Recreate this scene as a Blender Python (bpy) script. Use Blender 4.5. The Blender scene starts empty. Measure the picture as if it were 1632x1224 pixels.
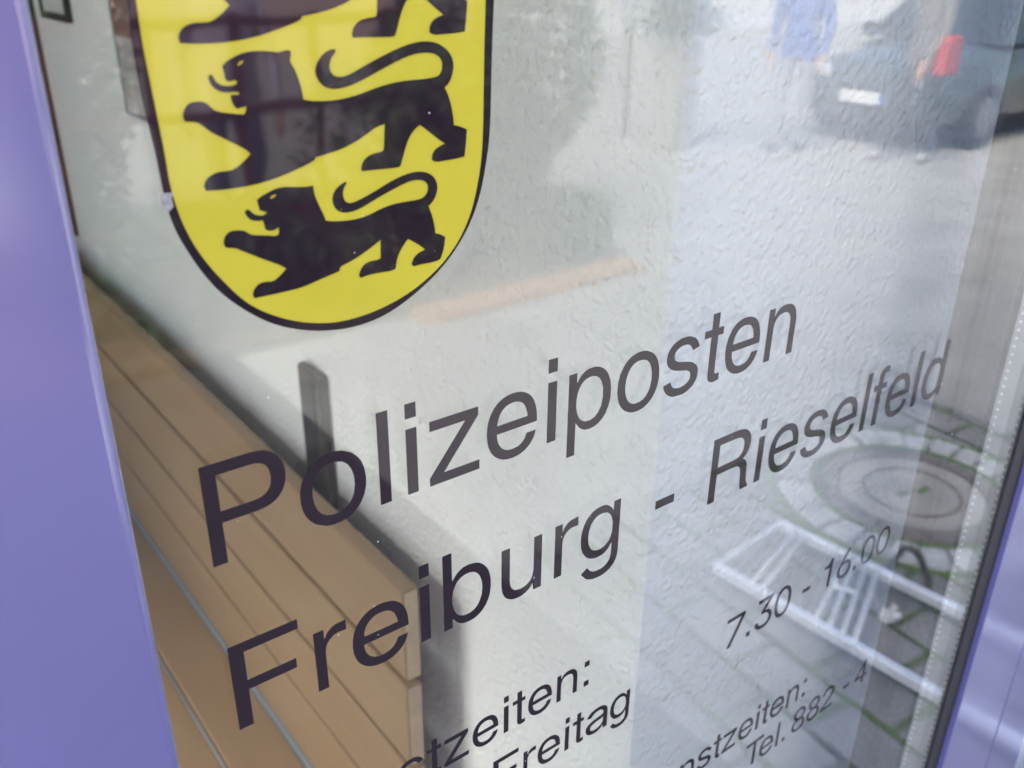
import bpy, json, math, random
from mathutils import Vector, Matrix
random.seed(7)
S = bpy.context.scene
COL = S.collection
Z0 = 1.47887            # height of the first line of lettering above the paving

# ---------------------------------------------------------------- camera
cam_d = bpy.data.cameras.new('camera'); cam = bpy.data.objects.new('camera', cam_d); COL.objects.link(cam)
RU = (0.7933872, 0.0100878, 0.6086337); RV = (-0.2522573, -0.9045175, 0.3438231); RN = (0.5539883, -0.4263171, -0.7150879)
def _w(a): return Vector((a[0], -a[2], a[1]))
X, Y, Z = _w(RU), -_w(RV), -_w(RN)
M = Matrix((X, Y, Z)).transposed().to_4x4(); M.translation = Vector((-0.08335, -0.30605, 1.70))
cam.matrix_world = M
cam_d.sensor_width = 36.0; cam_d.lens = 36.0*1461/1632
cam_d.clip_start = 0.01; cam_d.clip_end = 500
cam_d.dof.use_dof = True; cam_d.dof.focus_distance = 0.47; cam_d.dof.aperture_fstop = 11.5
S.camera = cam

# ---------------------------------------------------------------- sky, sun, exposure
SUN_EL, SUN_ROT = math.radians(50), math.radians(-62)
wd = bpy.data.worlds.new('World'); S.world = wd; wd.use_nodes = True
nt = wd.node_tree; bg = nt.nodes['Background']
sky = nt.nodes.new('ShaderNodeTexSky'); sky.sky_type = 'NISHITA'; sky.sun_disc = False
sky.sun_elevation = SUN_EL; sky.sun_rotation = SUN_ROT; sky.air_density = 1.0; sky.dust_density = 2.5; sky.ozone_density = 1.0
nt.links.new(sky.outputs[0], bg.inputs[0]); bg.inputs[1].default_value = 0.12
sd = bpy.data.lights.new('sun', 'SUN'); sd.energy = 2.4; sd.angle = math.radians(40); sd.color = (1.0, 0.95, 0.87)
so = bpy.data.objects.new('sun', sd); COL.objects.link(so)
sdir = Vector((math.sin(SUN_ROT)*math.cos(SUN_EL), math.cos(SUN_ROT)*math.cos(SUN_EL), math.sin(SUN_EL)))
so.rotation_euler = sdir.to_track_quat('Z', 'Y').to_euler(); so.location = sdir*30
S.view_settings.view_transform = 'Standard'; S.view_settings.look = 'None'
S.view_settings.exposure = 2.58; S.view_settings.gamma = 1.0; S.view_settings.use_curve_mapping = False
S.cycles.transparent_max_bounces = 24; S.cycles.max_bounces = 14; S.cycles.diffuse_bounces = 6; S.cycles.glossy_bounces = 6
S.cycles.caustics_reflective = False; S.cycles.caustics_refractive = False
S.cycles.sample_clamp_indirect = 6.0
GLYPH = json.loads('{"P":[[[86,0],[86,718],[409,718],[456,714],[498,704],[534,686],[565,662],[589,632],[607,596],[618,554],[622,507],[618,461],[608,420],[590,384],[566,354],[536,329],[500,311],[457,300],[409,296],[181,296],[181,0]],[[181,378],[181,636],[395,636],[426,634],[452,628],[474,617],[492,603],[506,584],[516,562],[524,507],[516,452],[506,430],[491,411],[473,397],[451,386],[425,380],[395,378]]],"o":[[[249,-13],[197,-2],[130,35],[94,72],[66,117],[46,170],[36,229],[38,314],[56,385],[94,452],[130,489],[173,516],[197,526],[249,537],[306,537],[359,526],[426,489],[462,452],[491,407],[513,339],[521,261],[516,199],[502,143],[477,93],[445,53],[405,21],[359,-2],[306,-13]],[[303,65],[347,78],[382,105],[408,141],[424,181],[434,240],[432,303],[417,360],[396,402],[366,434],[347,446],[303,459],[252,459],[209,446],[174,419],[149,382],[128,323],[122,261],[128,200],[149,141],[174,105],[209,78],[252,65]]],"l":[[[67,0],[155,0],[155,718],[67,718]]],"i":[[[67,0],[155,0],[155,523],[67,523]],[[67,604],[155,604],[155,718],[67,718]]],"z":[[[31,0],[31,63],[344,441],[344,445],[40,445],[40,523],[460,523],[460,456],[155,83],[155,78],[469,78],[469,0]]],"e":[[[516,234],[131,234],[134,197],[142,163],[155,134],[173,109],[194,89],[220,74],[249,65],[282,62],[332,68],[371,87],[400,118],[420,160],[506,160],[497,124],[481,90],[459,61],[432,35],[400,14],[364,-2],[324,-12],[280,-15],[227,-10],[179,4],[138,28],[104,59],[76,98],[56,145],[44,198],[40,257],[44,317],[56,372],[77,420],[104,460],[139,493],[181,518],[229,533],[284,538],[336,533],[382,520],[422,498],[455,467],[481,428],[500,381],[512,326],[516,264]],[[424,304],[420,338],[401,396],[384,419],[365,437],[341,451],[313,459],[282,462],[251,459],[223,451],[198,437],[178,419],[160,396],[147,369],[138,338],[133,304]]],"p":[[[58,-207],[58,531],[139,531],[139,447],[147,447],[182,494],[220,522],[254,534],[323,537],[370,526],[412,505],[448,473],[477,433],[505,366],[516,291],[514,211],[498,139],[464,73],[431,37],[392,10],[348,-6],[298,-12],[255,-8],[221,5],[183,33],[147,82],[141,82],[141,-207]],[[309,67],[349,80],[382,106],[416,163],[432,243],[427,328],[407,387],[382,422],[350,447],[309,460],[263,460],[223,448],[190,423],[166,389],[150,350],[140,288],[142,220],[157,161],[178,121],[206,91],[243,72],[263,67]]],"s":[[[182,-9],[144,1],[103,22],[70,50],[46,86],[32,129],[117,147],[134,108],[161,81],[199,66],[245,60],[297,66],[337,84],[363,110],[370,125],[367,167],[351,188],[326,204],[290,215],[198,236],[144,253],[102,276],[72,305],[54,340],[48,382],[55,426],[75,463],[107,495],[148,518],[208,535],[281,537],[330,529],[388,501],[429,459],[454,405],[372,387],[347,429],[319,452],[279,463],[230,464],[189,452],[171,443],[147,418],[139,387],[144,360],[161,339],[209,316],[344,284],[392,264],[428,238],[444,219],[455,197],[462,173],[462,124],[449,82],[421,46],[404,30],[339,-2],[295,-12],[271,-14]]],"t":[[[14,523],[102,523],[102,669],[190,669],[190,523],[257,523],[257,452],[190,452],[190,98],[198,78],[216,70],[257,73],[257,3],[196,-7],[156,-2],[126,14],[108,41],[102,80],[102,452],[14,452]]],"n":[[[150,317],[150,0],[65,0],[65,531],[148,531],[148,402],[135,402],[158,454],[187,493],[223,518],[264,533],[310,538],[383,526],[423,503],[455,470],[476,430],[490,363],[491,336],[491,0],[406,0],[406,329],[400,374],[385,411],[356,441],[335,452],[285,461],[232,451],[202,435],[178,411],[160,379]]],"F":[[[86,0],[86,718],[583,718],[583,638],[190,638],[190,393],[546,393],[546,312],[190,312],[190,0]]],"r":[[[77,0],[77,530],[156,530],[156,449],[161,449],[180,485],[210,513],[248,532],[332,537],[332,451],[266,454],[234,447],[194,421],[168,382],[159,331],[159,0]]],"b":[[[255,-11],[221,2],[183,30],[147,80],[139,80],[139,-3],[58,-3],[58,718],[141,718],[141,449],[147,449],[182,497],[220,525],[254,538],[298,542],[370,530],[412,508],[448,476],[477,435],[498,390],[514,318],[516,237],[505,161],[489,116],[464,71],[431,34],[392,7],[348,-10],[324,-14]],[[309,65],[349,78],[382,104],[406,140],[427,200],[433,265],[427,329],[407,388],[382,424],[350,450],[309,463],[263,463],[223,450],[190,425],[166,390],[150,351],[140,289],[142,220],[157,160],[178,119],[206,89],[243,69],[263,65]]],"u":[[[222,-14],[175,-3],[135,20],[103,53],[76,114],[68,187],[68,523],[152,523],[152,194],[158,149],[173,112],[202,82],[222,71],[272,62],[324,72],[354,88],[378,112],[395,145],[405,206],[405,523],[489,523],[489,-8],[407,-8],[407,121],[420,121],[397,68],[368,30],[332,5],[292,-10],[270,-14]]],"g":[[[211,-214],[155,-195],[120,-174],[71,-117],[62,-101],[131,-59],[168,-106],[203,-129],[235,-139],[298,-141],[341,-131],[376,-110],[402,-78],[415,-35],[416,-8],[416,96],[409,96],[373,48],[336,22],[302,11],[234,8],[188,18],[147,37],[110,66],[68,126],[50,177],[41,235],[41,300],[50,358],[68,410],[94,455],[127,490],[166,517],[211,533],[260,538],[303,534],[338,522],[385,484],[411,446],[418,446],[418,531],[499,531],[499,-13],[494,-67],[480,-112],[456,-149],[407,-189],[345,-212],[299,-219]],[[294,84],[334,95],[380,132],[401,169],[415,225],[415,313],[401,369],[380,408],[352,437],[335,448],[294,460],[248,460],[208,447],[175,422],[150,388],[130,331],[124,269],[130,207],[141,172],[162,134],[191,106],[228,89],[249,84]]],"-":[[[289,322],[289,232],[44,232],[44,322]]],"f":[[[14,523],[86,523],[86,590],[88,622],[94,650],[104,673],[119,693],[137,708],[159,719],[185,726],[215,728],[262,724],[262,647],[217,648],[195,641],[181,625],[174,585],[174,523],[262,523],[262,452],[174,452],[174,0],[86,0],[86,452],[14,452]]],"d":[[[231,-14],[184,-3],[141,19],[105,51],[75,93],[48,161],[38,210],[36,292],[42,344],[63,412],[105,476],[142,508],[184,530],[231,540],[280,541],[320,532],[363,507],[383,487],[409,449],[415,449],[415,718],[499,718],[499,-3],[418,-3],[418,80],[409,80],[373,30],[335,2],[300,-11]],[[292,65],[313,69],[350,89],[379,119],[400,160],[414,220],[416,289],[406,351],[379,409],[350,439],[313,458],[269,464],[224,458],[204,450],[171,424],[146,388],[126,329],[120,265],[126,200],[147,140],[172,104],[205,78],[246,65]]],"a":[[[216,-14],[139,4],[97,27],[64,60],[43,100],[36,149],[41,191],[57,224],[96,260],[168,289],[189,293],[274,306],[364,316],[415,328],[424,334],[430,344],[431,374],[417,415],[399,435],[359,456],[303,463],[244,456],[187,429],[155,395],[148,382],[53,407],[79,450],[114,484],[155,509],[226,531],[300,538],[372,531],[430,513],[465,493],[495,465],[515,432],[529,374],[530,351],[530,-3],[433,-3],[433,70],[426,70],[381,22],[334,-2],[294,-12]],[[288,62],[335,71],[388,101],[412,128],[427,159],[431,191],[431,264],[406,253],[360,244],[253,231],[176,209],[154,193],[140,172],[135,145],[142,112],[164,87],[211,66],[244,62]]],"T":[[[262,0],[262,634],[14,634],[14,718],[597,718],[597,634],[349,634],[349,0]]],"7":[[[89,0],[423,606],[423,611],[37,611],[37,688],[523,688],[523,607],[189,0]]],".":[[[87,0],[191,0],[191,106],[87,106]]],"3":[[[227,-15],[158,4],[101,39],[71,71],[49,108],[34,175],[126,175],[133,141],[150,112],[188,81],[239,64],[300,61],[357,76],[389,95],[413,121],[428,154],[433,193],[428,231],[404,281],[375,307],[340,325],[278,336],[192,337],[192,409],[375,618],[375,624],[70,624],[70,703],[493,703],[493,636],[268,380],[268,395],[328,396],[380,386],[425,365],[478,321],[502,282],[517,240],[522,193],[517,146],[502,103],[462,48],[404,8],[332,-15],[305,-18]]],"0":[[[249,-17],[195,-4],[170,8],[130,39],[100,76],[75,121],[51,196],[39,279],[37,342],[39,404],[52,487],[76,562],[101,608],[131,645],[171,676],[195,688],[249,701],[308,701],[361,688],[386,676],[425,645],[456,608],[490,536],[510,461],[518,373],[518,310],[510,222],[491,147],[456,76],[426,39],[386,8],[362,-4],[308,-17]],[[302,61],[325,67],[364,92],[400,143],[418,189],[432,259],[436,342],[432,425],[418,495],[400,541],[364,592],[345,607],[302,624],[254,624],[211,607],[179,577],[156,541],[133,473],[122,399],[120,313],[128,234],[147,165],[167,124],[192,92],[231,67],[254,61]]],"1":[[[101,502],[101,566],[177,575],[206,585],[230,598],[250,616],[266,639],[288,703],[359,703],[359,0],[271,0],[271,502]]],"6":[[[251,-18],[176,0],[133,24],[97,56],[69,95],[49,140],[39,190],[42,259],[53,303],[82,366],[128,440],[317,703],[419,703],[167,356],[159,356],[176,382],[220,415],[275,430],[343,426],[389,413],[430,391],[463,362],[490,326],[508,284],[517,236],[517,185],[507,136],[487,92],[458,54],[422,23],[379,0],[331,-14],[305,-18]],[[319,63],[355,78],[385,102],[408,133],[422,169],[427,211],[422,253],[408,289],[385,320],[355,343],[300,361],[257,361],[218,351],[185,332],[158,306],[139,273],[130,234],[133,170],[158,116],[185,89],[218,70],[257,60]]],":":[[[87,0],[191,0],[191,106],[87,106]],[[87,410],[191,410],[191,516],[87,516]]],"8":[[[224,-15],[175,-3],[132,17],[97,43],[68,76],[49,113],[39,155],[39,199],[48,241],[77,295],[105,324],[157,351],[176,356],[176,359],[138,375],[107,400],[83,434],[68,473],[63,516],[73,577],[91,612],[116,643],[167,679],[230,699],[302,702],[367,687],[422,656],[463,612],[481,577],[490,537],[490,494],[480,453],[460,416],[432,386],[398,366],[379,359],[379,356],[416,344],[449,324],[477,295],[507,241],[516,199],[516,155],[506,113],[486,76],[458,43],[402,6],[356,-10],[305,-18]],[[321,62],[374,82],[400,104],[418,131],[428,164],[428,201],[418,236],[386,278],[337,306],[278,316],[217,306],[168,278],[136,236],[126,201],[126,164],[136,131],[166,92],[214,67],[255,59]],[[312,394],[343,405],[369,423],[396,461],[404,492],[401,543],[389,571],[358,604],[329,618],[278,626],[225,618],[197,604],[165,571],[153,543],[150,492],[158,461],[185,423],[211,405],[242,394]]],"2":[[[26,0],[26,65],[278,312],[349,385],[391,445],[402,475],[404,525],[395,557],[364,595],[319,619],[262,627],[221,623],[171,601],[146,578],[129,548],[120,513],[119,493],[29,493],[33,541],[48,584],[72,621],[104,652],[143,677],[188,694],[264,703],[340,694],[404,666],[438,640],[476,589],[490,550],[495,508],[487,451],[460,395],[412,334],[351,269],[157,82],[157,77],[507,77],[507,0]]],"4":[[[25,170],[25,254],[346,703],[415,703],[415,246],[523,246],[523,170],[415,170],[415,0],[327,0],[327,170]],[[108,246],[327,246],[327,567]]],"D":[[[81,0],[81,718],[322,718],[403,712],[473,694],[534,665],[584,625],[623,574],[651,513],[668,441],[674,360],[668,278],[651,207],[623,145],[584,94],[534,53],[473,24],[403,6],[322,0]],[[176,82],[176,636],[310,636],[373,632],[428,618],[474,596],[511,566],[540,526],[561,479],[573,424],[577,360],[573,296],[561,241],[540,193],[511,154],[474,122],[428,100],[373,87],[310,82]]],"R":[[[88,0],[88,718],[421,718],[477,714],[524,704],[565,688],[597,665],[622,638],[640,606],[651,570],[654,530],[647,472],[627,425],[596,388],[555,362],[592,342],[618,312],[628,293],[639,245],[643,154],[652,78],[659,58],[684,25],[684,0],[575,0],[558,54],[552,126],[549,185],[540,242],[530,263],[517,280],[500,292],[478,301],[420,307],[183,307],[183,0]],[[183,388],[183,634],[405,634],[470,627],[496,618],[518,605],[534,589],[546,568],[554,543],[554,482],[546,456],[534,434],[518,417],[496,404],[470,395],[405,388]]]}')
LION_A = [[5524,19040],[5598,19042],[5713,19026],[5710,18908],[5693,18826],[5662,18741],[5681,18641],[5748,18526],[5810,18391],[5866,18237],[5918,18070],[5967,17890],[6002,17702],[6035,17412],[6154,17375],[6257,17352],[6384,17329],[6596,17309],[6893,17291],[7194,17289],[7499,17305],[7809,17341],[8124,17397],[8442,17468],[8764,17551],[9088,17623],[9414,17681],[9742,17724],[10073,17751],[10407,17763],[10743,17760],[11066,17769],[11376,17791],[11575,17820],[11663,17856],[11735,17921],[11790,18015],[11822,18124],[11833,18248],[11810,18360],[11754,18459],[11666,18542],[11548,18608],[11404,18656],[11234,18686],[11032,18697],[10796,18690],[10561,18661],[10327,18612],[10061,18535],[9762,18431],[9449,18315],[9121,18188],[8796,18062],[8473,17937],[8185,17837],[7932,17762],[7698,17710],[7482,17680],[7285,17675],[7105,17692],[6945,17745],[6804,17832],[6696,17949],[6620,18095],[6580,18219],[6574,18321],[6599,18433],[6654,18556],[6745,18684],[6874,18816],[7014,18912],[7167,18973],[7279,18999],[7390,18986],[7384,18910],[7333,18837],[7236,18740],[7167,18630],[7127,18505],[7118,18390],[7139,18287],[7192,18198],[7275,18123],[7384,18077],[7519,18061],[7680,18073],[7866,18113],[8102,18197],[8390,18323],[8695,18450],[9017,18577],[9359,18704],[9719,18831],[10064,18937],[10396,19023],[10695,19074],[10963,19092],[11215,19084],[11451,19050],[11671,18981],[11875,18877],[12045,18753],[12181,18609],[12274,18452],[12323,18283],[12328,18102],[12288,17908],[12223,17737],[12130,17588],[12040,17485],[11905,17401],[12032,17166],[12108,16985],[12174,16779],[12227,16572],[12266,16366],[12289,16186],[12301,15956],[12492,15912],[12647,15856],[12922,15732],[12889,15375],[12857,15115],[12795,14689],[12487,14656],[12255,14641],[11998,14635],[11761,14629],[11543,14624],[11390,14645],[11258,14714],[11263,14870],[11302,14970],[11376,15065],[11477,15143],[11605,15204],[11723,15246],[11886,15282],[11621,15465],[11430,15606],[11222,15767],[11025,15914],[10745,16113],[10560,16002],[10435,15899],[10310,15768],[10200,15607],[10106,15415],[10029,15235],[9970,15067],[9911,14907],[9852,14753],[9805,14664],[9770,14639],[9616,14628],[9346,14632],[9061,14640],[8763,14653],[8499,14661],[8157,14664],[8128,14740],[8142,14827],[8189,14949],[8264,15054],[8367,15142],[8493,15205],[8642,15245],[8800,15270],[8965,15280],[9070,15304],[9115,15342],[9149,15487],[9170,15740],[9191,15973],[9224,16294],[8936,16229],[8740,16154],[8539,16049],[8307,15933],[8043,15808],[7782,15703],[7524,15620],[7238,15547],[6924,15486],[6656,15440],[6323,15395],[6269,15299],[6035,15202],[5603,15071],[5204,14960],[4838,14868],[4449,14794],[4037,14738],[3605,14705],[3154,14695],[2752,14703],[2224,14743],[2187,14883],[2215,14990],[2295,15111],[2422,15206],[2593,15274],[2760,15306],[2924,15301],[3075,15304],[3215,15313],[3375,15374],[3556,15485],[3715,15599],[3922,15775],[3814,15902],[3676,16007],[3474,16131],[3274,16254],[3075,16376],[2891,16489],[2721,16593],[2590,16687],[2498,16770],[2406,16853],[2314,16935],[2207,16988],[2083,17011],[1977,17027],[1847,17039],[1804,17134],[1798,17207],[1815,17289],[1853,17376],[1911,17468],[1981,17540],[2064,17593],[2169,17623],[2296,17630],[2409,17625],[2509,17607],[2598,17561],[2678,17487],[2746,17417],[2802,17351],[2879,17298],[2978,17258],[3105,17223],[3259,17192],[3414,17162],[3570,17131],[3701,17111],[3861,17097],[3911,17175],[3936,17241],[3962,17358],[3867,17340],[3781,17326],[3617,17302],[3547,17382],[3509,17453],[3481,17541],[3464,17623],[3458,17733],[3521,17758],[3580,17756],[3657,17736],[3718,17740],[3783,17783],[3727,17820],[3663,17833],[3570,17835],[3459,17838],[3328,17843],[3213,17861],[3113,17893],[3022,17941],[2940,18007],[2879,18078],[2838,18152],[2810,18232],[2789,18358],[2865,18434],[2915,18406],[2943,18360],[2967,18287],[3007,18219],[3063,18155],[3140,18104],[3239,18066],[3354,18044],[3484,18037],[3590,18046],[3713,18081],[3734,18162],[3671,18203],[3623,18210],[3569,18196],[3515,18185],[3462,18177],[3411,18192],[3364,18231],[3340,18293],[3337,18377],[3325,18479],[3290,18660],[3399,18761],[3491,18821],[3602,18875],[3726,18928],[3863,18980],[3999,19021],[4135,19050],[4296,19066],[4483,19069],[4671,19063],[4859,19050],[5033,19029],[5195,19002],[5311,18995],[5382,19009],[5453,19023]]
LION_B = [[6127,14403],[6142,14164],[6181,13984],[6249,13783],[6324,13588],[6406,13398],[6466,13239],[6523,13044],[6722,12993],[6913,12960],[7162,12928],[7433,12909],[7726,12903],[8005,12922],[8269,12965],[8517,13025],[8749,13101],[9000,13165],[9272,13216],[9564,13245],[9877,13251],[10163,13253],[10421,13250],[10621,13265],[10763,13296],[10876,13355],[10960,13439],[11014,13540],[11038,13657],[11026,13762],[10977,13854],[10899,13927],[10793,13982],[10651,14020],[10473,14043],[10266,14033],[10028,13990],[9772,13923],[9497,13833],[9205,13735],[8894,13632],[8586,13519],[8279,13396],[8031,13309],[7843,13258],[7657,13226],[7474,13214],[7311,13228],[7170,13269],[7053,13341],[6961,13442],[6899,13560],[6868,13695],[6865,13816],[6892,13925],[6945,14030],[7024,14132],[7119,14215],[7231,14280],[7329,14327],[7455,14368],[7478,14288],[7378,14181],[7333,14098],[7307,14005],[7300,13909],[7310,13810],[7340,13721],[7388,13643],[7447,13589],[7517,13559],[7607,13549],[7718,13560],[7866,13589],[8053,13639],[8300,13720],[8605,13832],[8913,13951],[9223,14076],[9535,14181],[9847,14267],[10122,14324],[10358,14352],[10575,14353],[10772,14329],[10960,14275],[11138,14192],[11280,14081],[11385,13941],[11448,13792],[11468,13634],[11449,13481],[11391,13333],[11319,13204],[11234,13094],[11149,13014],[11024,12938],[11126,12675],[11187,12486],[11243,12283],[11282,12081],[11316,11780],[11503,11711],[11621,11651],[11789,11542],[11736,11205],[11684,11007],[11616,10835],[11559,10716],[11515,10650],[11386,10609],[11174,10593],[10943,10590],[10693,10599],[10486,10598],[10238,10579],[10144,10684],[10225,10859],[10305,10959],[10411,11041],[10516,11098],[10620,11130],[10707,11155],[10814,11179],[10622,11348],[10489,11452],[10350,11548],[10216,11637],[10021,11760],[9851,11593],[9741,11466],[9634,11325],[9552,11189],[9493,11056],[9446,10904],[9391,10645],[9239,10604],[9070,10597],[8834,10610],[8581,10619],[8309,10626],[8086,10614],[7825,10570],[7756,10675],[7825,10846],[7889,10948],[7971,11038],[8080,11102],[8216,11139],[8371,11155],[8544,11147],[8661,11156],[8750,11192],[8769,11505],[8780,11692],[8794,11940],[8556,11809],[8358,11708],[8122,11594],[7888,11489],[7656,11393],[7435,11315],[7226,11258],[7084,11215],[6970,11174],[6920,11011],[6586,10947],[6327,10894],[6033,10832],[5742,10770],[5452,10709],[5151,10673],[4837,10663],[4526,10656],[4218,10653],[3914,10653],[3464,10657],[3429,10789],[3449,10884],[3510,10987],[3586,11071],[3676,11135],[3788,11170],[3922,11177],[4054,11167],[4186,11140],[4324,11171],[4469,11259],[4606,11356],[4802,11518],[4637,11648],[4550,11711],[4487,11749],[4345,11827],[4124,11947],[3907,12071],[3692,12200],[3494,12316],[3313,12418],[3164,12508],[3046,12585],[2910,12638],[2757,12665],[2662,12697],[2626,12734],[2606,12800],[2603,12893],[2628,12990],[2681,13089],[2757,13164],[2857,13216],[2977,13238],[3118,13230],[3241,13211],[3349,13182],[3438,13133],[3510,13065],[3592,13010],[3683,12970],[3825,12934],[4016,12902],[4208,12864],[4401,12819],[4532,12802],[4633,12818],[4670,12932],[4674,13003],[4650,13103],[4554,13047],[4473,13023],[4373,13014],[4284,13029],[4167,13086],[4149,13230],[4131,13320],[4096,13442],[3960,13440],[3852,13457],[3728,13492],[3635,13545],[3574,13617],[3527,13693],[3480,13815],[3573,13906],[3649,13862],[3702,13813],[3757,13743],[3838,13684],[3945,13637],[4039,13612],[4120,13609],[4195,13628],[4299,13692],[4206,13729],[4137,13760],[4022,13814],[4012,13940],[3998,14030],[3967,14173],[4096,14260],[4207,14313],[4341,14362],[4492,14413],[4661,14467],[4827,14495],[4991,14498],[5188,14479],[5417,14439],[5632,14411],[5834,14393],[5982,14389]]
EYE_A = [[3797,18679],[3906,18793],[4039,18800],[3975,18708],[3834,18639]]
EYE_B = [[4433,14199],[4558,14273],[4711,14295],[4648,14199],[4498,14140]]
SHIELD_OUT = [[570,26200],[620,20695],[587,20051],[575,19658],[573,19303],[576,18913],[586,18489],[601,18092],[622,17721],[647,17378],[678,17062],[705,16767],[727,16494],[746,16242],[760,16011],[773,15781],[786,15552],[798,15324],[809,15097],[823,14883],[838,14681],[856,14493],[876,14317],[902,14143],[934,13971],[972,13801],[1015,13633],[1065,13466],[1120,13300],[1181,13134],[1249,12969],[1325,12793],[1409,12605],[1503,12406],[1605,12196],[1712,11990],[1824,11789],[1940,11593],[2062,11401],[2204,11202],[2368,10998],[2553,10787],[2759,10570],[2977,10359],[3207,10154],[3448,9955],[3700,9762],[3958,9587],[4221,9430],[4489,9290],[4763,9169],[5034,9061],[5300,8967],[5562,8886],[5821,8818],[6091,8759],[6374,8709],[6669,8668],[6975,8636],[7296,8623],[7629,8629],[7976,8655],[8337,8700],[8702,8776],[9072,8884],[9448,9022],[9828,9191],[10201,9377],[10568,9579],[10928,9798],[11282,10034],[11618,10291],[11936,10570],[12236,10869],[12518,11190],[12770,11516],[12992,11845],[13184,12180],[13347,12519],[13493,12882],[13623,13270],[13736,13683],[13833,14121],[13913,14517],[13976,14871],[14022,15185],[14050,15456],[14076,15843],[14100,16345],[14121,16962],[14139,17694],[14159,18346],[14179,18918],[14206,19513],[14255,20440],[14255,26200]]
SHIELD_IN = [[827,25940],[877,20690],[867,20041],[867,19677],[873,19381],[885,19080],[901,18775],[921,18412],[944,17989],[971,17508],[1001,16967],[1024,16501],[1040,16109],[1049,15791],[1051,15547],[1059,15316],[1071,15099],[1089,14895],[1113,14704],[1141,14514],[1173,14325],[1210,14137],[1251,13949],[1300,13760],[1355,13571],[1417,13380],[1487,13188],[1561,13001],[1639,12820],[1721,12645],[1808,12475],[1899,12307],[1994,12142],[2092,11980],[2195,11820],[2313,11645],[2447,11454],[2595,11247],[2759,11025],[2919,10825],[3076,10647],[3230,10491],[3380,10358],[3541,10227],[3711,10101],[3892,9978],[4084,9860],[4278,9748],[4475,9643],[4674,9545],[4877,9455],[5081,9372],[5288,9296],[5497,9227],[5708,9165],[5916,9112],[6122,9067],[6325,9029],[6525,9000],[6738,8980],[6964,8968],[7202,8964],[7452,8969],[7700,8983],[7944,9004],[8186,9033],[8424,9071],[8664,9116],[8906,9168],[9150,9228],[9396,9296],[9645,9376],[9896,9467],[10149,9571],[10406,9686],[10658,9812],[10906,9949],[11149,10097],[11388,10256],[11617,10427],[11836,10610],[12045,10804],[12244,11011],[12426,11224],[12592,11445],[12742,11673],[12875,11908],[12992,12136],[13093,12357],[13178,12571],[13247,12777],[13311,12988],[13373,13204],[13430,13424],[13484,13649],[13532,13870],[13573,14085],[13608,14296],[13637,14501],[13662,14724],[13684,14962],[13703,15217],[13718,15489],[13731,15767],[13741,16050],[13748,16340],[13754,16636],[13760,16966],[13768,17330],[13777,17728],[13788,18160],[13800,18587],[13814,19008],[13833,19526],[13870,20448],[13870,25940]]

# ---------------------------------------------------------------- materials
def mat(name, col, rough=0.6, metal=0.0, var=0.12, vscale=6.0, bump=0.0, bscale=60.0, spec=0.5, col2=None, coords='Object', stretch=None, coat=0.0):
    m = bpy.data.materials.new(name); m.use_nodes = True
    t = m.node_tree; N = t.nodes; Lk = t.links; p = N['Principled BSDF']
    p.inputs['Roughness'].default_value = rough; p.inputs['Metallic'].default_value = metal
    p.inputs['Specular IOR Level'].default_value = spec; p.inputs['Coat Weight'].default_value = coat
    tc = N.new('ShaderNodeTexCoord'); mp = N.new('ShaderNodeMapping'); Lk.new(tc.outputs[coords], mp.inputs[0])
    if stretch: mp.inputs['Scale'].default_value = stretch
    nz = N.new('ShaderNodeTexNoise'); nz.inputs['Scale'].default_value = vscale; nz.inputs['Detail'].default_value = 6; Lk.new(mp.outputs[0], nz.inputs['Vector'])
    cr = N.new('ShaderNodeValToRGB'); Lk.new(nz.outputs['Fac'], cr.inputs[0])
    c2 = col2 or tuple(c*(1-var) for c in col); c1 = tuple(min(1, c*(1+var)) for c in col) if not col2 else col
    cr.color_ramp.elements[0].position = 0.3; cr.color_ramp.elements[1].position = 0.7
    cr.color_ramp.elements[0].color = (*c2, 1); cr.color_ramp.elements[1].color = (*c1, 1)
    Lk.new(cr.outputs[0], p.inputs['Base Color'])
    if bump:
        nb = N.new('ShaderNodeTexNoise'); nb.inputs['Scale'].default_value = bscale; nb.inputs['Detail'].default_value = 4; Lk.new(mp.outputs[0], nb.inputs['Vector'])
        b = N.new('ShaderNodeBump'); b.inputs['Strength'].default_value = 1.0; b.inputs['Distance'].default_value = bump
        Lk.new(nb.outputs['Fac'], b.inputs['Height']); Lk.new(b.outputs[0], p.inputs['Normal'])
    return m

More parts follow.
